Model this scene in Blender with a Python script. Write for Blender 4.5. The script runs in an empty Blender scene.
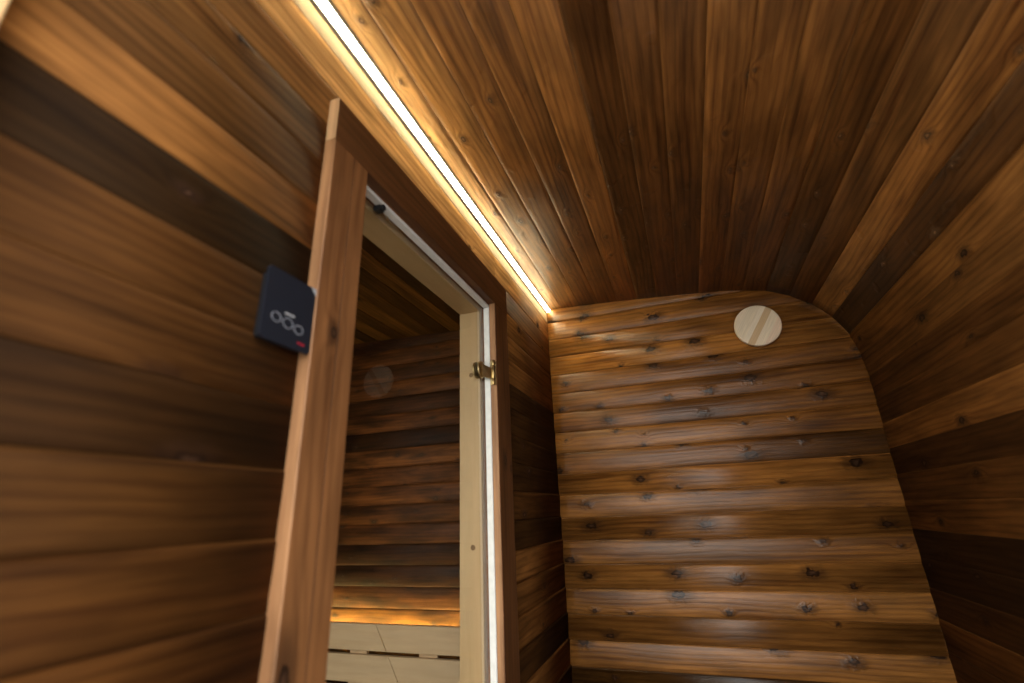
import bpy, bmesh, math, random
from mathutils import Vector, Matrix

sc = bpy.context.scene
COL = sc.collection
ZC = 1.25            # camera height above the floor; heights below are given relative to it
FL = -ZC             # the floor
D = 1.956            # back wall
random.seed(11)

# ------------------------------------------------------------------ helpers
def tag(o, label=None, cat=None, group=None, kind=None):
    if label: o['label'] = label
    if cat: o['category'] = cat
    if group: o['group'] = group
    if kind: o['kind'] = kind
    return o

def empty(name, loc, label=None, cat=None, group=None, kind=None):
    o = bpy.data.objects.new(name, None)
    COL.objects.link(o)
    o.empty_display_size = .05
    o.location = (loc[0], loc[1], loc[2] + ZC)
    return tag(o, label, cat, group, kind)

class MB:
    """collects geometry (heights relative to the camera) with uv in metres and a tint per face"""
    def __init__(self):
        self.v = []; self.f = []; self.uv = []; self.t = []; self.s = []
    def poly(self, pts, uvs, tint=(1, 1, 1), smooth=False):
        b = len(self.v)
        self.v += [Vector(p) for p in pts]
        self.f.append(list(range(b, b + len(pts))))
        self.uv.append(list(uvs)); self.t.append(tint); self.s.append(smooth)
    def quad_strip(self, rows, uvrows, tint, smooth=False):
        pass
    def build(self, name, mat, parent=None, merge=True):
        me = bpy.data.meshes.new(name)
        if parent is None:
            xs = [v.x for v in self.v]; ys = [v.y for v in self.v]; zs = [v.z for v in self.v]
            org = Vector(((min(xs)+max(xs))/2, (min(ys)+max(ys))/2, min(zs)))
        else:
            org = Vector(world_loc(parent)) - Vector((0, 0, ZC))
        me.from_pydata([v - org for v in self.v], [], self.f)
        me.uv_layers.new(name='UVMap')
        me.color_attributes.new('tint', 'FLOAT_COLOR', 'CORNER')
        ul = me.uv_layers['UVMap']; ca = me.color_attributes['tint']
        i = 0
        for p, uvs, t, s in zip(me.polygons, self.uv, self.t, self.s):
            p.use_smooth = s
            for k in range(len(uvs)):
                ul.data[i].uv = uvs[k]
                q = t[k] if isinstance(t, list) else t
                ca.data[i].color = (q[0], q[1], q[2], 1)
                i += 1
        if merge:
            bm = bmesh.new(); bm.from_mesh(me)
            bmesh.ops.remove_doubles(bm, verts=bm.verts, dist=1e-5)
            bmesh.ops.recalc_face_normals(bm, faces=bm.faces)
            bm.to_mesh(me); bm.free()
        me.materials.append(mat)
        o = bpy.data.objects.new(name, me)
        COL.objects.link(o)
        if parent is None:
            o.location = org + Vector((0, 0, ZC))
        else:
            o.parent = parent
        return o

def world_loc(o):
    l = Vector(o.location)
    while o.parent:
        o = o.parent; l += Vector(o.location)
    return l

def prism(mb, O, U, T, N, u0, u1, contour, uvo, tint, smooth_idx=(), capt=None, nu=1, side=None):
    """extrude a closed contour [(t,h)...] from u0 to u1"""
    O, U, T, N = Vector(O), Vector(U), Vector(T), Vector(N)
    n = len(contour)
    L = 0; acc = [0]
    for i in range(n):
        a = contour[i]; b = contour[(i+1) % n]
        L += math.hypot(b[0]-a[0], b[1]-a[1]); acc.append(L)
    P = lambda u, c: O + U*u + T*c[0] + N*c[1]
    for j in range(nu):
        ua = u0 + (u1-u0)*j/nu; ub = u0 + (u1-u0)*(j+1)/nu
        for i in range(n):
            a = contour[i]; b = contour[(i+1) % n]
            va, vb = uvo[1] + acc[i], uvo[1] + acc[i+1]
            mb.poly([P(ua, a), P(ub, a), P(ub, b), P(ua, b)],
                    [(uvo[0]+ua, va), (uvo[0]+ub, va), (uvo[0]+ub, vb), (uvo[0]+ua, vb)],
                    [tint(ua), tint(ub), tint(ub), tint(ua)] if callable(tint) else (side or {}).get(i, tint), i in smooth_idx)
    ct = capt or (tint(u0) if callable(tint) else tint)
    for u in (u0, u1):
        mb.poly([P(u, c) for c in contour], [(uvo[0]+u+c[1]*.3, uvo[1]+c[0]) for c in contour], ct)

def box(mb, x0, x1, y0, y1, z0, z1, axis='z', tint=(1, 1, 1), bev=.0015, capt=None, uvo=None, side=None):
    """board whose grain runs along axis, with small chamfers on its long edges"""
    if uvo is None: uvo = (random.uniform(0, 40), random.uniform(0, 40))
    lo = {'x': x0, 'y': y0, 'z': z0}; hi = {'x': x1, 'y': y1, 'z': z1}
    ax = {'x': Vector((1, 0, 0)), 'y': Vector((0, 1, 0)), 'z': Vector((0, 0, 1))}
    a = axis; b, c = [k for k in 'xyz' if k != a]
    B0, B1, C0, C1 = lo[b], hi[b], lo[c], hi[c]
    e = min(bev, (B1-B0)*.3, (C1-C0)*.3)
    ct = [(B0+e, C0), (B1-e, C0), (B1, C0+e), (B1, C1-e), (B1-e, C1), (B0+e, C1), (B0, C1-e), (B0, C0+e)]
    prism(mb, (0, 0, 0), ax[a], ax[b], ax[c], lo[a], hi[a], ct, uvo, tint, capt=capt, side=side)

def cyl(mb, c, axis, r, h, seg=32, tint=(1, 1, 1), bev=None, uvo=(0, 0), prof=None):
    """lathe about axis through c; prof = [(radius, height)...] from one pole to the other"""
    A = Vector(axis).normalized()
    B = A.orthogonal().normalized(); Cc = A.cross(B)
    if prof is None:
        e = bev if bev is not None else min(r, h)*.15
        prof = [(0, 0), (r-e, 0), (r-e*.3, e*.3), (r, e), (r, h-e), (r-e*.3, h-e*.3), (r-e, h), (0, h)]
    c = Vector(c)
    P = lambda rr, hh, k: c + A*hh + (B*math.cos(2*math.pi*k/seg) + Cc*math.sin(2*math.pi*k/seg))*rr
    for i in range(len(prof)-1):
        (r0, h0), (r1, h1) = prof[i], prof[i+1]
        for k in range(seg):
            if r0 < 1e-6: pts = [P(0, h0, 0), P(r1, h1, k), P(r1, h1, k+1)]
            elif r1 < 1e-6: pts = [P(r0, h0, k), P(0, h1, 0), P(r0, h0, k+1)]
            else: pts = [P(r0, h0, k), P(r1, h1, k), P(r1, h1, k+1), P(r0, h0, k+1)]
            mb.poly(pts, [(uvo[0]+(p-c).dot(B), uvo[1]+(p-c).dot(Cc)) for p in pts], tint, abs(r0-r1) < abs(h0-h1)*3+1e-6)

# ------------------------------------------------------------------ node helpers
class NT:
    def __init__(self, name):
        self.m = bpy.data.materials.new(name); self.m.use_nodes = True
        self.t = self.m.node_tree; self.t.nodes.clear()
        self.out = self.t.nodes.new('ShaderNodeOutputMaterial')
    def n(self, ty, **kw):
        x = self.t.nodes.new(ty)
        for k, v in kw.items(): setattr(x, k, v)
        return x
    def l(self, a, b): self.t.links.new(a, b)
    def put(self, sock, v):
        if hasattr(v, 'is_linked') or hasattr(v, 'links'): self.l(v, sock)
        else: sock.default_value = v
    def m_(self, op, a, b=0, c=0, clamp=False):
        x = self.n('ShaderNodeMath', operation=op, use_clamp=clamp)
        for s, v in zip(x.inputs, (a, b, c)): self.put(s, v)
        return x.outputs[0]
    def vm(self, op, a, b=(0, 0, 0)):
        x = self.n('ShaderNodeVectorMath', operation=op)
        self.put(x.inputs[0], a); self.put(x.inputs[1], b)
        return x.outputs[0]
    def comb(self, x, y, z=0.0):
        c = self.n('ShaderNodeCombineXYZ')
        for s, v in zip(c.inputs, (x, y, z)): self.put(s, v)
        return c.outputs[0]
    def noise(self, vec, scale=1, detail=3, rough=.5):
        x = self.n('ShaderNodeTexNoise'); x.inputs['Scale'].default_value = scale
        x.inputs['Detail'].default_value = detail; x.inputs['Roughness'].default_value = rough
        self.l(vec, x.inputs['Vector']); return x.outputs['Fac']
    def ramp(self, v, a, b, lo=0., hi=1., smooth=True):
        x = self.n('ShaderNodeMapRange', interpolation_type='SMOOTHSTEP' if smooth else 'LINEAR')
        for s, q in zip(x.inputs, (v, a, b, lo, hi)): self.put(s, q)
        return x.outputs[0]
    def mix(self, f, a, b, blend='MIX'):
        x = self.n('ShaderNodeMix', data_type='RGBA', blend_type=blend)
        self.put(x.inputs[0], f); self.put(x.inputs[6], a); self.put(x.inputs[7], b)
        return x.outputs[2]

def rgb(r, g, b): return (r, g, b, 1)

def wood(name, light, dark, knots=.6, grain=1.0, rough=.42, bump=.25, mott=.45, streak=.5, knotcol=(.022, .010, .005), freq=170, kscale=5.2, spec=.5, craters=False, ksize=.045, fixed=(), wobble=.16, stain=1.3):
    t = NT(name)
    uv = t.n('ShaderNodeUVMap', uv_map='UVMap').outputs[0]
    sp = t.n('ShaderNodeSeparateXYZ'); t.l(uv, sp.inputs[0])
    u, v = sp.outputs[0], sp.outputs[1]
    # knots: one candidate every few palm-widths, only some of them present
    vo = t.n('ShaderNodeTexVoronoi', feature='F1', distance='EUCLIDEAN', voronoi_dimensions='2D'); vo.inputs['Scale'].default_value = 1
    vo.inputs['Randomness'].default_value = .9
    wob = t.noise(t.comb(t.m_('MULTIPLY', u, 60), t.m_('MULTIPLY', v, 60)), 1, 2)
    kv = t.comb(t.m_('MULTIPLY', u, kscale*.8), t.m_('ADD', t.m_('MULTIPLY', v, kscale*1.5), t.m_('MULTIPLY', wob, wobble)))
    t.l(kv, vo.inputs['Vector'])
    dist = vo.outputs['Distance']
    cs = t.n('ShaderNodeSeparateColor'); t.l(vo.outputs['Color'], cs.inputs[0])
    has = t.m_('LESS_THAN', cs.outputs[0], knots)
    ksz = t.m_('ADD', t.m_('MULTIPLY', cs.outputs[1], ksize), .022)
    rel = t.m_('DIVIDE', dist, ksz)                              # 1 at the rim of the knot
    infl = t.m_('MULTIPLY', t.m_('EXPONENT', t.m_('MULTIPLY', t.m_('MULTIPLY', dist, dist), -55.)), has)
    if fixed:                                                    # knots at known places of this wood
        rel = t.m_('ADD', rel, t.m_('MULTIPLY', t.m_('SUBTRACT', 1.0, has), 100.))
        for (ku, kv_, ru, rv) in fixed:
            du = t.m_('DIVIDE', t.m_('SUBTRACT', u, ku), ru); dv = t.m_('DIVIDE', t.m_('SUBTRACT', v, kv_), rv)
            r2 = t.m_('ADD', t.m_('MULTIPLY', du, du), t.m_('MULTIPLY', dv, dv))
            r1 = t.m_('ADD', t.m_('SQRT', r2), t.m_('MULTIPLY', t.m_('SUBTRACT', wob, .5), .8))
            rel = t.m_('MINIMUM', rel, r1)
            infl = t.m_('ADD', infl, t.m_('EXPONENT', t.m_('MULTIPLY', r2, -.10)))
        has = 1.0
    warp = t.noise(t.comb(t.m_('MULTIPLY', u, 1.8), t.m_('MULTIPLY', v, 9)), 1, 2, .4)
    warp2 = t.noise(t.comb(t.m_('MULTIPLY', u, 9), t.m_('MULTIPLY', v, 30)), 1, 2, .5)
    ph = t.m_('ADD', t.m_('MULTIPLY', v, freq*2.2), t.m_('MULTIPLY', warp, 20.))
    ph = t.m_('ADD', ph, t.m_('MULTIPLY', warp2, 3.0))
    ph = t.m_('ADD', ph, t.m_('MULTIPLY', infl, 9.))
    ring = t.m_('ADD', t.m_('MULTIPLY', t.m_('SINE', ph), .5), .5)
    ring = t.m_('POWER', ring, 2.2)
    fine = t.noise(t.comb(t.m_('MULTIPLY', u, 7), t.m_('MULTIPLY', v, 420)), 1, 3, .6)
    mid = t.noise(t.comb(t.m_('MULTIPLY', u, 2.2), t.m_('MULTIPLY', v, 55)), 1, 4, .6)
    mot = t.noise(t.comb(t.m_('MULTIPLY', u, 5), t.m_('MULTIPLY', v, 22)), 1, 3, .55)
    stn = t.noise(t.comb(t.m_('MULTIPLY', u, stain), t.m_('MULTIPLY', v, 15)), 1, 2, .5)
    tn = t.n('ShaderNodeAttribute', attribute_name='tint').outputs['Color']
    f = t.m_('ADD', t.m_('MULTIPLY', ring, .26*grain), t.m_('MULTIPLY', t.ramp(fine, .3, .7), .26*grain))
    f = t.m_('ADD', f, t.m_('MULTIPLY', t.ramp(mid, .36, .68), .30*grain))
    f = t.m_('ADD', f, t.m_('MULTIPLY', t.ramp(stn, .48, .72), streak))
    c = t.mix(t.m_('MINIMUM', f, 1.0), rgb(*light), rgb(*dark))
    c = t.mix(1.0, c, tn, 'MULTIPLY')
    bri = t.ramp(mot, .28, .72, 1-mott, 1+mott*.8)
    c = t.mix(1.0, c, t.comb(bri, bri, bri), 'MULTIPLY')
    # knots: dark rim, greyer heart, darkened grain round about
    halo = t.m_('MULTIPLY', t.ramp(rel, 1.0, 3.0, .6, 0.), has)
    c = t.mix(halo, c, rgb(*[k*1.6 for k in knotcol]))
    kin = t.m_('MULTIPLY', t.ramp(rel, .85, 1.05, 1., 0.), has)
    heart = t.mix(t.ramp(rel, .1, .8), rgb(knotcol[0]*3.6, knotcol[1]*3.9, knotcol[2]*4.2), rgb(*knotcol))
    c = t.mix(kin, c, heart)
    b = t.n('ShaderNodeBsdfPrincipled'); t.l(b.outputs[0], t.out.inputs[0])
    t.l(c, b.inputs['Base Color'])
    rr = t.m_('ADD', rough-.06, t.m_('MULTIPLY', mid, .14)); t.l(rr, b.inputs['Roughness'])
    b.inputs['Specular IOR Level'].default_value = spec
    h = t.m_('ADD', t.m_('MULTIPLY', ring, -.25), t.m_('MULTIPLY', fine, .45))
    h = t.m_('ADD', h, t.m_('MULTIPLY', t.m_('MULTIPLY', t.ramp(rel, .3, 3.2, 1., 0.), has), 1.7))
    if craters:                                       # cross-grain tool marks, as on the planed ceiling boards
        cr = t.noise(t.comb(t.m_('MULTIPLY', u, 16), t.m_('MULTIPLY', v, 20)), 1, 1, .4)
        h = t.m_('ADD', h, t.m_('MULTIPLY', t.ramp(cr, .62, .74), 1.6))
    bu = t.n('ShaderNodeBump'); bu.inputs['Strength'].default_value = bump; bu.inputs['Distance'].default_value = .0016
    t.l(h, bu.inputs['Height']); t.l(bu.outputs[0], b.inputs['Normal'])
    return t.m

def plain(name, col, rough=.5, metal=0., spec=.5, noise=.06, bump=0.):
    t = NT(name)
    tc = t.n('ShaderNodeTexCoord').outputs['Object']
    nz = t.noise(tc, 60, 3)
    k = t.ramp(nz, .2, .8, 1-noise, 1+noise)
    c = t.mix(1., rgb(*col), t.comb(k, k, k), 'MULTIPLY')
    b = t.n('ShaderNodeBsdfPrincipled'); t.l(b.outputs[0], t.out.inputs[0]); t.l(c, b.inputs['Base Color'])
    b.inputs['Roughness'].default_value = rough; b.inputs['Metallic'].default_value = metal
    b.inputs['Specular IOR Level'].default_value = spec
    if bump:
        bu = t.n('ShaderNodeBump'); bu.inputs['Strength'].default_value = bump; bu.inputs['Distance'].default_value = .0005
        t.l(nz, bu.inputs['Height']); t.l(bu.outputs[0], b.inputs['Normal'])
    return t.m

def emit(name, col, s):
    t = NT(name)
    tc = t.n('ShaderNodeTexCoord').outputs['Object']
    k = t.ramp(t.noise(tc, 9, 1), .2, .8, .97, 1.03)
    e = t.n('ShaderNodeEmission'); e.inputs[1].default_value = s
    t.l(t.mix(1., rgb(*col), t.comb(k, k, k), 'MULTIPLY'), e.inputs[0]); t.l(e.outputs[0], t.out.inputs[0])
    return t.m

def glass_mat():
    t = NT('clear_glass')
    fr = t.n('ShaderNodeFresnel'); fr.inputs[0].default_value = 1.5
    tr = t.n('ShaderNodeBsdfTransparent'); tr.inputs[0].default_value = rgb(.93, .94, .92)
    gl = t.n('ShaderNodeBsdfGlossy'); gl.inputs['Roughness'].default_value = .0
    mx = t.n('ShaderNodeMixShader'); bf = t.n('ShaderNodeNewGeometry').outputs['Backfacing']
    t.l(t.m_('MULTIPLY', fr.outputs[0], t.m_('SUBTRACT', 1.0, bf)), mx.inputs[0]); t.l(tr.outputs[0], mx.inputs[1]); t.l(gl.outputs[0], mx.inputs[2])
    t.l(mx.outputs[0], t.out.inputs[0])
    return t.m

W_LIGHT = (.300, .134, .036); W_DARK = (.080, .028, .0065)
M = {}
M['wall'] = wood('heat_treated_wall_boards', W_LIGHT, W_DARK, knots=.5, rough=.72, streak=.28, mott=.30, spec=.08, grain=1.0, ksize=.07)
M['back'] = wood('heat_treated_back_wall_boards', (.350, .152, .036), (.095, .033, .0075), knots=.62, rough=.27, streak=.34, mott=.30, bump=.6, kscale=7.0, ksize=.12, wobble=.34, craters=False, spec=.36, grain=1.1, stain=2.4)
M['ceil'] = wood('heat_treated_ceiling_boards', W_LIGHT, W_DARK, knots=.7, rough=.46, streak=.35, mott=.34, bump=.5, kscale=7, craters=True, spec=.30, grain=1.15, knotcol=(.075, .038, .017))
K1, K2 = (.272, .040), (-.184, .013)
M['casing'] = wood('door_casing_wood', (.34, .150, .055), (.13, .048, .016), knots=.2, rough=.5, mott=.2, streak=.3, freq=120, spec=.3, fixed=[(3.1+K1[0], 7.8141+.0905-K1[1], .010, .007), (3.1+K2[0], 7.8141+.0905-K2[1], .030, .010)])
M['aspen'] = wood('pale_aspen_wood', (.52, .345, .175), (.45, .285, .135), knots=.0, rough=.5, mott=.06, streak=.3, freq=110, bump=.08, grain=.8)
M['bench'] = wood('pale_bench_wood', (.66, .47, .29), (.58, .39, .22), knots=.12, rough=.5, mott=.06, streak=.3, freq=90, bump=.08, grain=.8, knotcol=(.10, .05, .02))
M['floor'] = wood('dark_floor_boards', (.20, .12, .07), (.08, .045, .025), knots=.3, rough=.5)
M['seal'] = plain('white_silicone_seal', (.78, .79, .78), .45)
M['alu'] = plain('anodised_aluminium', (.55, .54, .50), .5, .2)
M['brass'] = plain('brushed_brass', (.42, .30, .13), .32, 1., noise=.12)
M['bronze'] = plain('dark_antique_brass', (.46, .34, .17), .38, 1., noise=.12)
M['steel'] = plain('polished_steel', (.55, .55, .55), .25, 1.)
M['blackp'] = plain('black_plastic', (.012, .013, .016), .4)
M['panel'] = plain('black_panel_glass', (.014, .017, .026), .30, spec=.5, noise=.03)
M['grey'] = plain('grey_print', (.30, .32, .38), .5)
M['white'] = plain('white_print', (.40, .42, .46), .5)
M['red'] = plain('red_print', (.33, .012, .03), .5)
M['corner_tri'] = plain('pale_corner_triangle', (.40, .42, .45), .25)
M['plug'] = plain('brown_wood_plug', (.16, .085, .028), .6)
M['ground'] = plain('grey_stone_ground', (.25, .25, .24), .9, noise=.2, bump=.5)
M['glass'] = glass_mat()
M['led'] = emit('led_diffuser_light', (1.0, .89, .57), 42.)
M['led2'] = emit('warm_led_diffuser_light', (1.0, .84, .32), 120.)

# ------------------------------------------------------------------ boards
W = .0838
def contour(w, bulge, th=.014, chamfer=.004, g=.0012, lift=0.):
    c = [(0, -th), (0, -.005), (g, -.005), (g, -g*.7), (g+g, 0)]
    n = 8; a, b = g+g, w-chamfer
    for i in range(1, n):
        q = i/n
        c.append((a+(b-a)*q, bulge*(1-(2*q-1)**2) + lift*q))
    c += [(b, lift), (w, lift-chamfer*.75), (w, -th)]
    return c, set(range(4, 4+n))

def grade(stops):
    """a board whose own colour changes along its length: [(u, tint)...]"""
    def f(u):
        if u <= stops[0][0]: return stops[0][1]
        for (a, ta), (b, tb) in zip(stops, stops[1:]):
            if u <= b:
                q = (u-a)/(b-a); return tuple(x+(y-x)*q for x, y in zip(ta, tb))
        return stops[-1][1]
    return f

def board(mb, O, U, T, N, u0, u1, w, tint, bulge=.0006, chamfer=.004, uvo=None, back=True, nu=1, gap=.0012, lift=0.):
    c, sm = contour(w, bulge, chamfer=chamfer, g=gap, lift=lift)
    if callable(tint): nu = max(nu, 24)
    if uvo is None: uvo = (random.uniform(0, 60), random.uniform(0, 60))
    prism(mb, O, U, T, N, u0, u1, c, uvo, tint, sm, nu=nu)
    if back:
        prism(mb, O, U, T, N, u0, u1, [(-.006, -.0125), (w+.006, -.0125), (w+.006, -.022), (-.006, -.022)], uvo, (.4, .4, .4))

def T_(v, warm=0.):           # a board's own colour: value and a push towards red
    return (v*(1+.25*warm), v, v*(1-.25*warm))

# tint values
CREAM, PALE = (2.1, 2.5, 3.6), (2.2, 2.6, 3.4)  # PALE: wall row under the LED strip, its glow put into the board colour
VL, L_, ML, MI, MD, DK, VD = T_(1.55), T_(1.2), T_(.95), T_(.72, .2), T_(.5, .3), T_(.30, .4), T_(.17, .3)

# ---- left partition wall (the room side, X = -.5), rows indexed from z = -.018
XL = -.5
DY0, DY1, DZ = .560, 1.290, .640       # rough opening behind the casing
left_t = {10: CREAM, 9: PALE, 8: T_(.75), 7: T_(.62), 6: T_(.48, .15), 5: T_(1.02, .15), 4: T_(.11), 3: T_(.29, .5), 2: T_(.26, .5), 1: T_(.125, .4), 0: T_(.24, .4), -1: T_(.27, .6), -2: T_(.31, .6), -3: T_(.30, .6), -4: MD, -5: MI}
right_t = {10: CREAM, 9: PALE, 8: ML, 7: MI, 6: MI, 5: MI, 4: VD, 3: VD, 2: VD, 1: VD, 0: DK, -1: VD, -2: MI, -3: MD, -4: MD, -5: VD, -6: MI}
mb = MB(); mbs = MB()
YN = .09
for n in range(-15, 11):
    z = -.018 + W*n
    if z < FL+.001: continue
    w = W
    if n == -15: pass
    lt = left_t.get(n, random.choice([MD, MI, ML])); rt = right_t.get(n, random.choice([MD, MI, DK]))
    for m_, X_, N_, lt_, rt_ in ((mb, XL, (1, 0, 0), lt, rt), (mbs, -.594, (-1, 0, 0), MI, MD)):
        O = (X_, 0, z); CH, GP, LF = (.0040, .0010, .0026) if n <= 0 else (.0016, .0007, .0010) if n in (3, 2) else (.0014, .0006, .0002)
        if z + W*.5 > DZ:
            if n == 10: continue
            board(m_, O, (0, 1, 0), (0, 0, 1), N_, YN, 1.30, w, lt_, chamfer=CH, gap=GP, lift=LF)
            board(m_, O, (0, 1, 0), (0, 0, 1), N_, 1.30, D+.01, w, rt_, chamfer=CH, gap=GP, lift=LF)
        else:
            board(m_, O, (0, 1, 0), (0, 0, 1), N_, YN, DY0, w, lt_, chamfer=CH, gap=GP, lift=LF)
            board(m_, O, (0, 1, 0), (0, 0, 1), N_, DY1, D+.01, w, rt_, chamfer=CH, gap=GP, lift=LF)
zb = -.018 - W*14
for (a, b) in ((YN, DY0), (DY1, D+.01)):
    box(mb, XL-.018, XL, a, b, FL, zb, 'y', MD); box(mbs, -.594, -.576, a, b, FL, zb, 'y', MD)
for (a, b, c, d) in ((YN, DY0, FL, .9), (DY1, D, FL, .9), (YN, D, DZ+.02, .9)):
    box(mb, -.573, -.523, a, b, c, d, 'y', (.5, .5, .5))
tag(mb.build('wall_left', M['wall']), kind='structure')
M['cream'] = wood('cream_trim_wood', (.62, .47, .27), (.53, .38, .20), knots=.0, rough=.6, mott=.06, streak=.3, freq=90, bump=.08, grain=.8, spec=.15)
mb = MB(); box(mb, XL-.014, XL+.0004, YN, D-.0005, .8205, .8630, 'y', (1, 1, 1), .0008)
box(mb, XL-.03, XL-.006, YN, D, .820, .900, 'y', (1, 1, 1), .0008)
tag(mb.build('trim_2', M['cream']), kind='structure')
tag(mbs.build('wall_sauna_right', M['wall']), kind='structure')

# ---- back wall, changing room: rows from z = -.445
back_t = {15: ML, 14: ML, 13: T_(.8, .1), 12: L_, 11: MI, 10: MD, 9: MI, 8: ML, 7: MI, 6: T_(.8, .2), 5: ML, 4: T_(.75, .2), 3: T_(.8, .1), 2: T_(.9, .1), 1: L_, 0: T_(.6, .2), -1: T_(1.0), -2: T_(.22), -3: MI}
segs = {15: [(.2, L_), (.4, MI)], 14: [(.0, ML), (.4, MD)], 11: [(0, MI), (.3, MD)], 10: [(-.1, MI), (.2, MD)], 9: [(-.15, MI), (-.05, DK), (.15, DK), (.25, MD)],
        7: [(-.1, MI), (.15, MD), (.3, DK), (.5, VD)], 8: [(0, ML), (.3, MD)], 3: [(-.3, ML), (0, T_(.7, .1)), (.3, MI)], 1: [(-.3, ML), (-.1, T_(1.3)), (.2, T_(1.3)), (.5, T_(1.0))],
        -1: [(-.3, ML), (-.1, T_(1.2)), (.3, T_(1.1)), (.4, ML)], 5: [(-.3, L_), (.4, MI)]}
def back_wall(mb, x0, x1, top, tt, sg, z_lo=FL):
    n = -9
    for k in range(-9, 17):
        z = -.445 + .0841*k
        w = .0841
        if z >= top: break
        if z + w > top: w = top - z
        if w < .012: break
        tt_ = tt.get(k, random.choice([MI, MD, ML]))
        uvo = (random.uniform(0, 60), random.uniform(0, 60))
        kk = 1.25 if 6 <= k <= 14 else .9
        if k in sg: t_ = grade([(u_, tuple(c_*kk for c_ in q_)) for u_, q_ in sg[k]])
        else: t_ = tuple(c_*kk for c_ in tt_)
        board(mb, (0, D, z), (1, 0, 0), (0, 0, 1), (0, -1, 0), x0, x1, w, t_, bulge=.0042, chamfer=.0030, uvo=uvo)
    z = -.445 + .0841*-9
    box(mb, x0, x1, D, D+.018, z_lo, z, 'x', MD)
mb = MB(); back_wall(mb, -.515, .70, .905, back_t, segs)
tag(mb.build('wall_back', M['back']), kind='structure')
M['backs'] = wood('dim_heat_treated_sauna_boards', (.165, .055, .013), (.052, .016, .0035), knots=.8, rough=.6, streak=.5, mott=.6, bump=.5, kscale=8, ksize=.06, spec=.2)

# ---- curved ceiling and right wall follow one profile (X, z) along Y
prof = [(-.503, .886), (-.25, .8705), (.088, .8455), (.28, .8265), (.37, .811), (.44, .7875), (.5265, .7365), (.5775, .689), (.615, .636), (.6415, .5755), (.659, .4915),
        (.6625, .408), (.661, .324), (.6585, .24), (.656, .156), (.6545, .072), (.653, -.012), (.6515, -.095), (.650, -.179), (.649, -.263), (.648, -.347), (.6465, -.431), (.645, -.515), (.64, -.70), (.63, -1.0), (.62, FL)]
# resample by arc length at the board pitch, anchored so that a joint falls on (.6415, .5755)
cum = [0]
for a, b in zip(prof, prof[1:]): cum.append(cum[-1] + math.hypot(b[0]-a[0], b[1]-a[1]))
def at(s):
    s = max(0, min(s, cum[-1]))
    for i in range(len(prof)-1):
        if s <= cum[i+1] + 1e-9:
            q = (s-cum[i])/(cum[i+1]-cum[i]); a, b = prof[i], prof[i+1]
            return (a[0]+(b[0]-a[0])*q, a[1]+(b[1]-a[1])*q)
sA = cum[9]
joints = [sA + W*k for k in range(-40, 40) if 0.03 < sA + W*k < cum[-1]-.02]
joints = [0] + joints + [cum[-1]]
ceil_t = [(2.2, 2.7, 3.8), (1.75, 1.95, 2.2), T_(1.2), T_(1.05, .1), (1.65, 1.6, 1.5), T_(.65, .2), T_(.75, .3), T_(.8, .2), T_(1.35, .1), T_(1.2, .1), T_(1.15, .1), T_(.65, .1), T_(.85), T_(1.45, .1), DK]  # first boards lifted: glow of the strip beside them is in their tint
right_tt = [T_(1.0), T_(.8), MD, MD, T_(1.1, .1), DK, MD, MI, VD, VD, DK, MI, MD, DK, MI, MD, MI, DK, MI, MD, MI, MD, MI]
iA = min(range(len(joints)), key=lambda i: abs(joints[i]-sA))
mc = MB(); mr = MB()
csegs = {}
for i in range(len(joints)-1):
    p, q = at(joints[i]), at(joints[i+1])
    w = math.hypot(q[0]-p[0], q[1]-p[1])
    T = Vector((q[0]-p[0], 0, q[1]-p[1])).normalized()
    N = Vector((T.z, 0, -T.x))             # towards the room
    if i < iA:
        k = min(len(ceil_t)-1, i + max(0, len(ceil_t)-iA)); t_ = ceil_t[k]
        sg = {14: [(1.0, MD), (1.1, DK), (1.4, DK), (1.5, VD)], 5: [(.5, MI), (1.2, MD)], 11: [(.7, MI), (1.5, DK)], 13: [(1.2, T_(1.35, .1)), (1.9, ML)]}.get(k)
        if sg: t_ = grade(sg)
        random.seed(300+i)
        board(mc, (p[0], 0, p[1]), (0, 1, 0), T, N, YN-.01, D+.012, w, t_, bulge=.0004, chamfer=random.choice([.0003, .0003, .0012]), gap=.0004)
    else:
        t_ = right_tt[min(i-iA, len(right_tt)-1)]
        board(mr, (p[0], 0, p[1]), (0, 1, 0), T, N, YN-.01, D+.012, w, t_, bulge=.0006, chamfer=.0006, gap=.0005)
tag(mc.build('ceiling', M['ceil']), kind='structure')
tag(mr.build('wall_right', M['wall']), kind='structure')

# ---- front wall with the doorway the camera looks through
mb = MB()
for k in range(-10, 17):
    z = -.445 + .0841*k; w = .0841
    if z >= .90: break
    if z + w > .915: w = .9-z
    parts = [(-.515, .70)] if z > .70 else [(-.515, -.47), (.46, .70)]
    for a, b in parts:
        board(mb, (0, YN, z), (1, 0, 0), (0, 0, 1), (0, 1, 0), a, b, w, random.choice([MI, ML, MD]))
box(mb, -.515, -.47, .055, YN-.02, FL, .9, 'z', MI); box(mb, .46, .70, .055, YN-.02, FL, .9, 'z', MI); box(mb, -.47, .46, .055, YN-.02, .72, .9, 'x', MI)
tag(mb.build('wall_front', M['wall']), kind='structure')
mb = MB()
box(mb, -.499, -.466, YN, YN+.027, FL+.002, .70, 'z', VL)
box(mb, .44, .51, YN, YN+.014, FL+.002, .70, 'z', VL)
box(mb, -.499, .51, YN, YN+.014, .7005, .77, 'x', VL)
tag(mb.build('trim_1', M['aspen']), kind='structure')

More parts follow.
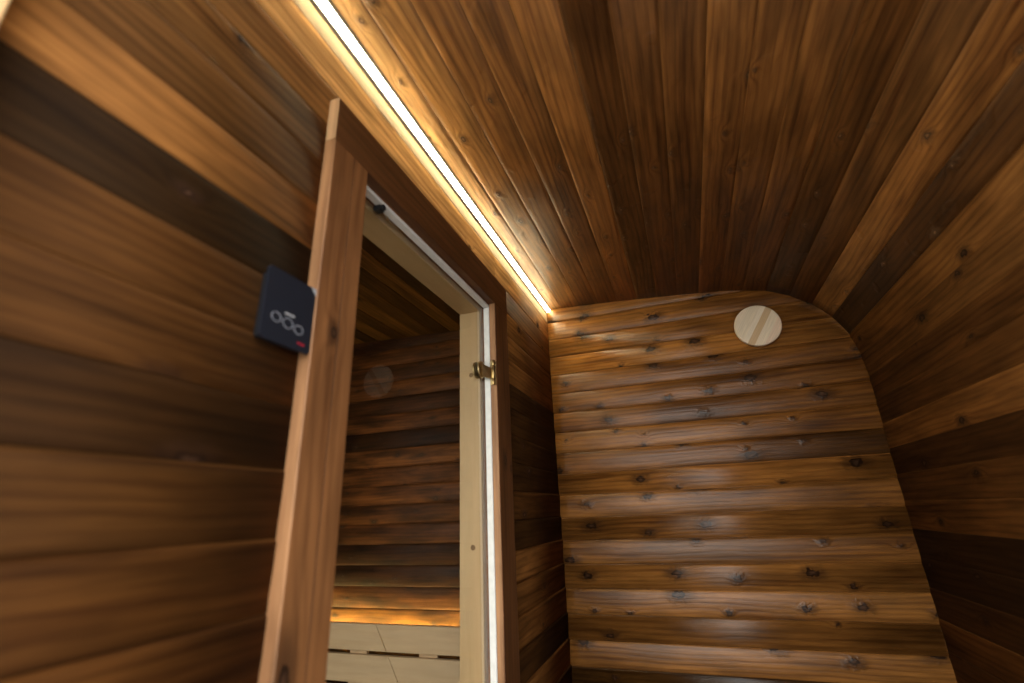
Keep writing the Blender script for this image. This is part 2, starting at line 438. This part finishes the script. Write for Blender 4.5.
# ---- floor and ground outside
mb = MB()
x = -2.05
while x < .66:
    box(mb, x, min(x+.118, .68), .05, D+.01, FL-.03, FL, 'y', random.choice([ML, MI, L_])); x += .12
box(mb, -2.05, .70, .02, D+.02, FL-.06, FL-.031, 'y', MD)
tag(mb.build('floor', M['floor']), kind='structure')
mb = MB()
mb.poly([(-8, -12, FL-.12), (8, -12, FL-.12), (8, .05, FL-.12), (-8, .05, FL-.12)], [(0, 0), (16, 0), (16, 12), (0, 12)])
tag(mb.build('ground', M['ground']), kind='structure')

# ---- sauna room beyond the glass
sa_t = {16: MD, 15: MD, 14: MI, 13: MD, 12: MI, 11: MD, 10: DK, 9: MI, 8: MI, 7: VD, 6: ML, 5: MI, 4: MD, 3: MI, 2: MD, 1: MI, 0: MI, -1: MI, -2: MI}
sa_t = {14: MI, 13: MD, 12: MI, 11: DK, 10: MI, 9: VD, 8: ML, 7: MI, 6: MI, 5: MI, 4: MI, 3: DK, 2: DK, 1: ML, 0: (1.5, 1.75, 1.5), -1: (1.6, 2.0, 1.7)}  # lowest two rows yellowed: the backrest strip's glow painted into the boards
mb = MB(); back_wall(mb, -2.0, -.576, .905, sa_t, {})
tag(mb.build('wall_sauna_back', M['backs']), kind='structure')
mb = MB()
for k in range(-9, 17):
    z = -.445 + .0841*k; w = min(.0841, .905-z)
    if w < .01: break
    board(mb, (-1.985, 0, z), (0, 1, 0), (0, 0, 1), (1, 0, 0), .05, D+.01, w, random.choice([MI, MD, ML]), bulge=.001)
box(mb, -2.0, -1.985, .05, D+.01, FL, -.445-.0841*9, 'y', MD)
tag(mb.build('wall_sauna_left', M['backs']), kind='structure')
mb = MB()
WX0, WX1, WZ0, WZ1 = -1.90, -.70, -.445-.0841*4, .80
for k in range(-9, 17):
    z = -.445 + .0841*k; w = min(.0841, .905-z)
    if w < .01: break
    mid_ = z + w/2
    for a, b in ([(-2.0, WX0), (WX1, -.576)] if WZ0 < mid_ < WZ1 else [(-2.0, -.576)]):
        board(mb, (0, .07, z), (1, 0, 0), (0, 0, 1), (0, 1, 0), a, b, w, random.choice([MI, MD, ML]), bulge=.001)
box(mb, -2.0, -.576, .05, .07, FL, -.445-.0841*9, 'x', MD)
tag(mb.build('wall_sauna_front', M['backs']), kind='structure')
win = empty('added_window_1', ((WX0+WX1)/2, .06, WZ0), kind='structure')  # unseen window, added to bring daylight onto jamb and backrest
for (a, b, c, d, ax) in ((WX0, WX0+.04, WZ0, WZ1, 'z'), (WX1-.04, WX1, WZ0, WZ1, 'z'), (WX0+.04, WX1-.04, WZ0, WZ0+.04, 'x'), (WX0+.04, WX1-.04, WZ1-.04, WZ1, 'x')):
    mb = MB(); box(mb, a, b, .045, .085, c, d, ax); mb.build('window_frame', M['aspen'], win)
mb = MB(); box(mb, WX0+.04, WX1-.04, .060, .066, WZ0+.04, WZ1-.04, 'z', (1, 1, 1), .0004); mb.build('window_pane', M['glass'], win)
mb = MB()
x = -.580; k = 0
pat = [MD, DK, MI, VD, MI, DK, MD, MI, DK, MI, VD, MI, MD, DK, MI, MD, MI, DK]
while x > -1.98:
    w = min(W, x+1.99)
    zc = .857 + (-x-.9)*.04
    board(mb, (x, 0, zc), (0, 1, 0), (-1, 0, .04), (.04, 0, -1), .05, D+.012, w, pat[k % len(pat)]); k += 1
    x -= W
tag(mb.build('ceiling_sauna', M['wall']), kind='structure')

# ------------------------------------------------------------------ the glass sauna door
door = empty('door_1', (-.53, .92, FL), kind='structure')
CT = T_(.85, .0); PE = (1.35, 1.62, 2.1)      # PE: doorway daylight put into the colour of the near-side edges
mb = MB()
x_, e = .021, .0015
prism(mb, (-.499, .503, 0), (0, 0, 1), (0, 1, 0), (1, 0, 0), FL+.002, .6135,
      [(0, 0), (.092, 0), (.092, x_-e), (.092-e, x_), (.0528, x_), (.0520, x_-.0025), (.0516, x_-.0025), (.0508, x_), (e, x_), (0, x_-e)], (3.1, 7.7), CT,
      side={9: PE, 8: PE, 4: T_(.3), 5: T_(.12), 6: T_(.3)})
o = mb.build('door_casing', M['casing'], door); tag(o, 'light brown upright casing board with a long crack')
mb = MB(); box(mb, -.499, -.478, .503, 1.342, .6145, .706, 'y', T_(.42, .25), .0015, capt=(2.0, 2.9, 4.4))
o = mb.build('door_casing', M['casing'], door); tag(o, 'dark brown head casing board with pale sawn end')
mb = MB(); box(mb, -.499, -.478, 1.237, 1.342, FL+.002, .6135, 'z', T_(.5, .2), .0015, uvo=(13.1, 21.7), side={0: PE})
o = mb.build('door_casing', M['casing'], door); tag(o, 'brown casing board on the hinge side')
# a long crack and knot belong to the left casing: a thin groove line of darker wood
# jambs of pale wood
def jamb(x0, x1, y0, y1, z0, z1, ax):
    mb = MB(); box(mb, x0, x1, y0, y1, z0, z1, ax, (1, 1, 1), .001)
    return mb.build('door_jamb', M['aspen'], door)
jr = jamb(-.596, -.530, 1.232, 1.262, FL+.002, .5935, 'z')
jl = jamb(-.596, -.530, .577, .607, FL+.002, .5935, 'z')
jt = jamb(-.596, -.530, .577, 1.262, .594, .634, 'y')
mb = MB(); box(mb, -.596, -.500, .577, 1.262, FL, FL+.03, 'y', (1, 1, 1), .001); mb.build('door_sill', M['aspen'], door)
# rebate lining
mb = MB(); box(mb, -.530, -.4995, 1.246, 1.262, FL+.03, .603, 'z', T_(.7)); mb.build('rebate', M['casing'], door)
mb = MB(); box(mb, -.530, -.4995, .577, .590, FL+.03, .603, 'z', T_(.7)); mb.build('rebate', M['casing'], door)
mb = MB(); box(mb, -.530, -.4995, .577, 1.262, .612, .634, 'y', T_(.7)); mb.build('rebate', M['casing'], door)
# white seal round the opening
def seal(y0, y1, z0, z1, ax):
    mb = MB(); box(mb, -.5185, -.4995, y0, y1, z0, z1, ax, (1, 1, 1), .002)
    return mb.build('door_seal', M['seal'], door)
seal(1.2385, 1.246, FL+.03, .603, 'z'); seal(.590, .5965, FL+.03, .603, 'z'); seal(.590, 1.246, .6035, .612, 'y')
# glass leaf
mb = MB(); box(mb, -.5275, -.5195, .598, 1.236, FL+.035, .600, 'z', (1, 1, 1), .0008)
gl = mb.build('door_leaf', M['glass'], door)
# brass hinges
def hinge(zc):
    h = empty('hinge', (0, 0, 0)); h.parent = door; h.location = (-.500+.53, 1.225-.92, zc-FL)
    mb = MB(); yc = 1.2105
    cyl(mb, (-.5192, yc, zc+.007), (1, 0, 0), .025, .008, 40, prof=[(0, 0), (.0235, 0), (.025, .0015), (.025, .005), (.0225, .0075), (.010, .009), (0, .0092)])
    cyl(mb, (-.5278, yc, zc+.007), (-1, 0, 0), .025, .006, 40, bev=.002)
    mb.build('glass_clamp', M['bronze'], h)
    mb = MB()                                       # arm narrows from the clamp to the barrel
    A = [(-.5105, yc-.010, zc+.022), (-.5105, yc-.006, zc-.014), (-.490, 1.2265, zc-.020), (-.490, 1.2265, zc+.012)]
    Bk = [(x-.0035, y+.002, z) for x, y, z in A]
    uv4 = [(0, 0)]*4
    mb.poly(A, uv4); mb.poly(Bk[::-1], uv4)
    for i in range(4):
        k = (i+1) % 4; mb.poly([A[i], A[k], Bk[k], Bk[i]], uv4)
    mb.build('hinge_arm', M['bronze'], h)
    mb = MB(); bx, by = -.4865, 1.2295
    for z0_, hh, r_ in ((-.038, .017, .0048), (-.0205, .040, .0054), (.0200, .017, .0048)):
        cyl(mb, (bx, by, zc+z0_), (0, 0, 1), r_, hh, 20, bev=.001)
    mb.build('hinge_barrel', M['brass'], h)
    mb = MB(); box(mb, -.4985, -.4795, 1.2350, 1.2368, zc-.036, zc+.036, 'z', (1, 1, 1), .0005)
    mb.build('hinge_plate', M['bronze'], h)
hinge(.390); hinge(-.90)
# black roller catch at the head
rc = empty('roller_catch', (0, 0, 0)); rc.parent = door; rc.location = (-.513+.53, .692-.92, .597-FL)
mb = MB(); box(mb, -.5195, -.506, .672, .690, .592, .6035, 'x', (1, 1, 1), .002); mb.build('catch_body', M['blackp'], rc)
mb = MB(); cyl(mb, (-.5055, .681, .5985), (1, 0, 0), .0065, .006, 20, bev=.001); mb.build('catch_cap', M['blackp'], rc)
mb = MB(); box(mb, -.518, -.5155, .70, .745, .5985, .6005, 'y', (1, 1, 1), .0004); mb.build('catch_spring', M['steel'], rc)
# wood plugs in the hinge jamb
for x, z in ((-.558, .391), (-.557, -.080)):
    mb = MB(); cyl(mb, (x, 1.2322, z), (0, -1, 0), .0068, .0012, 20, bev=.0003); mb.build('screw_plug', M['plug'], door)

# ------------------------------------------------------------------ led strip in the corner of wall and ceiling
led = empty('led_strip_light', (-.488, 1.02, .866), 'long glowing white light strip in a metal channel between left wall and ceiling', 'light')
A = Vector((-.4985, 0, .8645)); B = Vector((-.4765, 0, .8835)); T = (B-A).normalized(); N = Vector((T.z, 0, -T.x)); w = (B-A).length
mb = MB()
ch = [(0, 0), (.0060, 0), (.0060, -.003), (w-.0060, -.003), (w-.0060, 0), (w, 0), (w, -.004), (w*.5, -.0125), (0, -.004)]
prism(mb, A, (0, 1, 0), T, N, .125, D-.003, ch, (0, 0), (1, 1, 1)); mb.build('channel', M['alu'], led)
mb = MB()
n = 8; dc = [(.0061+(w-.0122)*i/n, -.0008+.0010*math.sin(math.pi*i/n)) for i in range(n+1)] + [(w-.0061, -.0028), (.0061, -.0028)]
prism(mb, A, (0, 1, 0), T, N, .13, D-.004, dc, (0, 0), (1, 1, 1)); mb.build('diffuser', M['led'], led)

# ------------------------------------------------------------------ round vent cover
vent = empty('vent_cover', (.349, D-.02, .57), 'round pale striped wooden vent cover on the dark back wall', 'vent cover')
def disc_mat():
    t = NT('laminated_pale_disc')
    tc = t.n('ShaderNodeUVMap', uv_map='UVMap').outputs[0]
    sp = t.n('ShaderNodeSeparateXYZ'); t.l(tc, sp.inputs[0])
    ang = math.radians(-33)
    s = t.m_('ADD', t.m_('MULTIPLY', sp.outputs[0], math.cos(ang)), t.m_('MULTIPLY', sp.outputs[1], math.sin(ang)))
    l = t.m_('ADD', t.m_('MULTIPLY', sp.outputs[0], -math.sin(ang)), t.m_('MULTIPLY', sp.outputs[1], math.cos(ang)))
    cr = t.n('ShaderNodeValToRGB'); t.l(t.m_('ADD', t.m_('MULTIPLY', s, 5.5), .5), cr.inputs[0]); cr.color_ramp.interpolation = 'CONSTANT'
    el = cr.color_ramp.elements
    cols = [(0, (.92, .78, .62)), (.18, (.88, .76, .60)), (.38, (.92, .81, .67)), (.48, (.68, .49, .30)), (.61, (.90, .77, .61)), (.78, (.88, .69, .54))]
    el[0].position = 0; el[0].color = rgb(*cols[0][1]); el[1].position = cols[1][0]; el[1].color = rgb(*cols[1][1])
    for p, c in cols[2:]:
        e = el.new(p); e.color = rgb(*c)
    fi = t.noise(t.comb(t.m_('MULTIPLY', s, 500), t.m_('MULTIPLY', l, 14)), 1, 2)
    k = t.ramp(fi, .3, .7, .86, 1.06)
    b = t.n('ShaderNodeBsdfPrincipled'); t.l(b.outputs[0], t.out.inputs[0])
    t.l(t.mix(1., cr.outputs[0], t.comb(k, k, k), 'MULTIPLY'), b.inputs['Base Color']); b.inputs['Roughness'].default_value = .55
    return t.m
M['disc'] = disc_mat()
mb = MB()
cx, cz, R = .346, .650, .083
seg = 64
pr = [(0, -.034), (R-.004, -.034), (R-.0012, -.0328), (R, -.030), (R, -.018), (R-.002, -.016), (0, -.016)]
def P(r, y, k): a = 2*math.pi*k/seg; return (cx+r*math.cos(a), D+y, cz+r*math.sin(a))
for i in range(len(pr)-1):
    (r0, y0), (r1, y1) = pr[i], pr[i+1]
    for k in range(seg):
        pts = [P(r0, y0, k), P(r1, y1, k), P(r1, y1, k+1), P(r0, y0, k+1)]
        if r0 == 0: pts = pts[1:] if False else [P(0, y0, 0), P(r1, y1, k), P(r1, y1, k+1)]
        if r1 == 0: pts = [P(r0, y0, k), P(0, y1, 0), P(r0, y0, k+1)]
        mb.poly(pts, [(p[0]-cx, p[2]-cz) for p in pts], (1, 1, 1), r0 == r1)
mb.build('cover_disc', M['disc'], vent)
mb = MB(); cyl(mb, (cx, D-.016, cz), (0, 1, 0), .045, .0175, 40, bev=.001); mb.build('vent_neck', M['aspen'], vent)

# ------------------------------------------------------------------ control panel
PX = -.480
pan = empty('control_panel', (-.486, .448, .219), 'small black touch control panel on the left wall beside the door casing', 'control panel')
y0, y1, z0, z1 = .4155, .5020, .2225, .3255
mb = MB(); box(mb, -.4995, PX-.004, y0+.008, y1-.003, z0+.005, z1-.005, 'x', (1, 1, 1), .002); mb.build('housing', M['blackp'], pan)
mb = MB()
box(mb, PX-.004, PX, y0, y1, z0, z1, 'x', (1, 1, 1), .004); mb.build('glass_front', M['panel'], pan)
def ring_on_panel(yc, zc, ry, rz, wd, name, mat, s=28):
    mb = MB()
    for k in range(s):
        a, b = 2*math.pi*k/s, 2*math.pi*(k+1)/s
        q = []
        for (an, k_) in ((a, 1), (b, 1), (b, 0), (a, 0)):
            q.append((yc+(ry-(0 if k_ else wd))*math.cos(an), zc+(rz-(0 if k_ else wd))*math.sin(an)))
        lo = [(PX+.0001, y, z) for y, z in q]; hi = [(PX+.0005, y, z) for y, z in q]
        uv4 = [(0, 0)]*4
        mb.poly(hi, uv4); mb.poly(lo[::-1], uv4)
        mb.poly([lo[0], lo[1], hi[1], hi[0]], uv4); mb.poly([lo[2], lo[3], hi[3], hi[2]], uv4)
    return mb.build(name, mat, pan)
for (yc, zc, r) in ((.4370, .2570, .0074), (.4575, .2550, .0082), (.4775, .2520, .0074)):
    ring_on_panel(yc, zc, r*1.12, r*.95, .0010, 'touch_button', M['grey'])
mb = MB()
for i in range(6):
    yy = .4500 + i*.0030
    box(mb, PX+.0001, PX+.0005, yy, yy+.0024, .2665, .2688+(.001 if i % 2 else 0), 'x', (1, 1, 1), .0002)
mb.build('printed_line', M['white'], pan)
mb = MB()
for i in range(6):
    yy = .4780 + i*.0024
    box(mb, PX+.0001, PX+.0005, yy, yy+.0016, .2322+(.0006 if i % 3 == 1 else 0), .2352, 'x', (1, 1, 1), .0002)
box(mb, PX+.0001, PX+.0004, .4775, .4920, .2312, .2316, 'x', (1, 1, 1), .0002)
mb.build('printed_logo', M['red'], pan)
mb = MB()
c3 = [(.4915, .3256), (.5021, .3256), (.5021, .3150)]
lo = [(PX+.0001, y, z) for y, z in c3]; hi = [(PX+.0006, y, z) for y, z in c3]
mb.poly(hi, [(0, 0)]*3); mb.poly(lo[::-1], [(0, 0)]*3)
for i in range(3): j = (i+1) % 3; mb.poly([lo[i], lo[j], hi[j], hi[i]], [(0, 0)]*4)
mb.build('corner_triangle', M['corner_tri'], pan)  # small flat pale grey triangle on the panel's upper corner

# ------------------------------------------------------------------ sauna backrest: two slatted sections meeting at a slanted joint
YB0, YB1 = 1.875, 1.897                            # front and back of the boards
def seam(z): return -1.2783 - (z+.4156)*.595
XA, XB = -1.965, -.602
bl = empty('sauna_backrest', (-1.6, 1.89, -.72), 'pale slatted backrest section left of the slanted joint, behind the glass door', 'backrest')
br = empty('sauna_backrest', (-.9, 1.89, -.72), 'pale slatted backrest section right of the slanted joint, next to the door jamb', 'backrest')
def slat(xb0, xb1, xt1, xt0, z0, z1, par):
    mb = MB(); uo = (random.uniform(0, 30), random.uniform(0, 30)); e = .002
    def rg(y, d): return [(xb0+d, y, z0+d), (xb1-d, y, z0+d), (xt1-d, y, z1-d), (xt0+d, y, z1-d)]
    r = [rg(YB0, e), rg(YB0+e, 0), rg(YB1-e, 0), rg(YB1, e)]
    uvf = lambda p: (uo[0]+p[0], uo[1]+p[2]+p[1])
    mb.poly(r[0], [uvf(p) for p in r[0]]); mb.poly(r[-1][::-1], [uvf(p) for p in r[-1][::-1]])
    for a, b in zip(r, r[1:]):
        for i in range(4):
            k = (i+1) % 4; q = [a[i], a[k], b[k], b[i]]; mb.poly(q, [uvf(p) for p in q])
    return mb.build('backrest_slat', M['bench'], par)
g = .0013
for z1 in (-.4025, -.5125, -.6225):
    z0 = z1 - .0955
    slat(XA, seam(z0)-g, seam(z1)-g, XA, z0, z1, bl)
    slat(seam(z0)+g, XB, XB, seam(z1)+g, z0, z1, br)
for par, xs in ((bl, (-1.80, -1.418)), (br, (-1.094, -.70))):
    for x in xs:
        mb = MB()
        box(mb, x, x+.082, YB1+.0003, YB1+.016, -.716, -.410, 'z', (1, 1, 1), .001)
        box(mb, x, x+.082, YB1+.016, D-.003, -.716, -.640, 'z', (1, 1, 1), .001)
        mb.build('backrest_batten', M['bench'], par)
l2 = empty('led_strip_light', (-1.3, 1.92, -.46), 'hidden warm yellow light strip behind the top edge of the pale sauna backrest', 'light')
mb = MB(); box(mb, -1.95, -.61, 1.9135, D-.0035, -.462, -.452, 'x', (1, 1, 1), .001); mb.build('channel', M['alu'], l2)  # widened to the wall as a shelf, added to keep light out of the slots
mb = MB(); box(mb, -1.94, -.62, 1.915, 1.924, -.4515, -.4480, 'x', (1, 1, 1), .001); mb.build('diffuser', M['led2'], l2)

# ------------------------------------------------------------------ light and camera
w_ = bpy.data.worlds.new('overcast_sky'); sc.world = w_; w_.use_nodes = True
nt = w_.node_tree; nt.nodes.clear()
o_ = nt.nodes.new('ShaderNodeOutputWorld'); b_ = nt.nodes.new('ShaderNodeBackground')
b_.inputs[0].default_value = (1.0, .965, .905, 1); b_.inputs[1].default_value = 5.0
nt.links.new(b_.outputs[0], o_.inputs[0])
for nm, xc, zc, sx_, sz_, yy in (('doorway_portal', .01, -.265, .90, 1.97, .05), ('window_portal', (WX0+WX1)/2, (WZ0+WZ1)/2, WX1-WX0, WZ1-WZ0, .04)):
    pl = bpy.data.lights.new(nm, 'AREA'); pl.shape = 'RECTANGLE'; pl.size = sx_; pl.size_y = sz_
    pl.cycles.is_portal = True
    po = bpy.data.objects.new(nm, pl); COL.objects.link(po)
    po.location = (xc, yy, ZC+zc); po.rotation_euler = (math.radians(90), 0, 0)

cam = bpy.data.cameras.new('camera'); co = bpy.data.objects.new('camera', cam); COL.objects.link(co)
F = 0.940650935*500
cam.sensor_width = 36; cam.sensor_fit = 'HORIZONTAL'; cam.lens = F/1024*36
cam.clip_start = .01
# columns of R: the room's axes seen by the camera (x right, y down, z forward)
R = ((0.93986804, 0.33941887, -0.03798556), (-0.15031618, 0.31121616, -0.93837601), (-0.30668081, 0.88765947, 0.34352228))
right = Vector(R[0]); down = Vector(R[1]); fwd = Vector(R[2])
m = Matrix((right, -down, -fwd)).transposed().to_4x4()
m.translation = Vector((0, 0, ZC))
co.matrix_world = m
cam.dof.use_dof = True; cam.dof.focus_distance = 1.75; cam.dof.aperture_fstop = 2.0
sc.camera = co
vs = sc.view_settings
vs.view_transform = 'Standard'; vs.look = 'None'; vs.gamma = 1; vs.use_curve_mapping = False; vs.exposure = 0.0
sc.cycles.use_denoising = True
sc.cycles.max_bounces = 10; sc.cycles.transparent_max_bounces = 12
sc.cycles.sample_clamp_indirect = 8
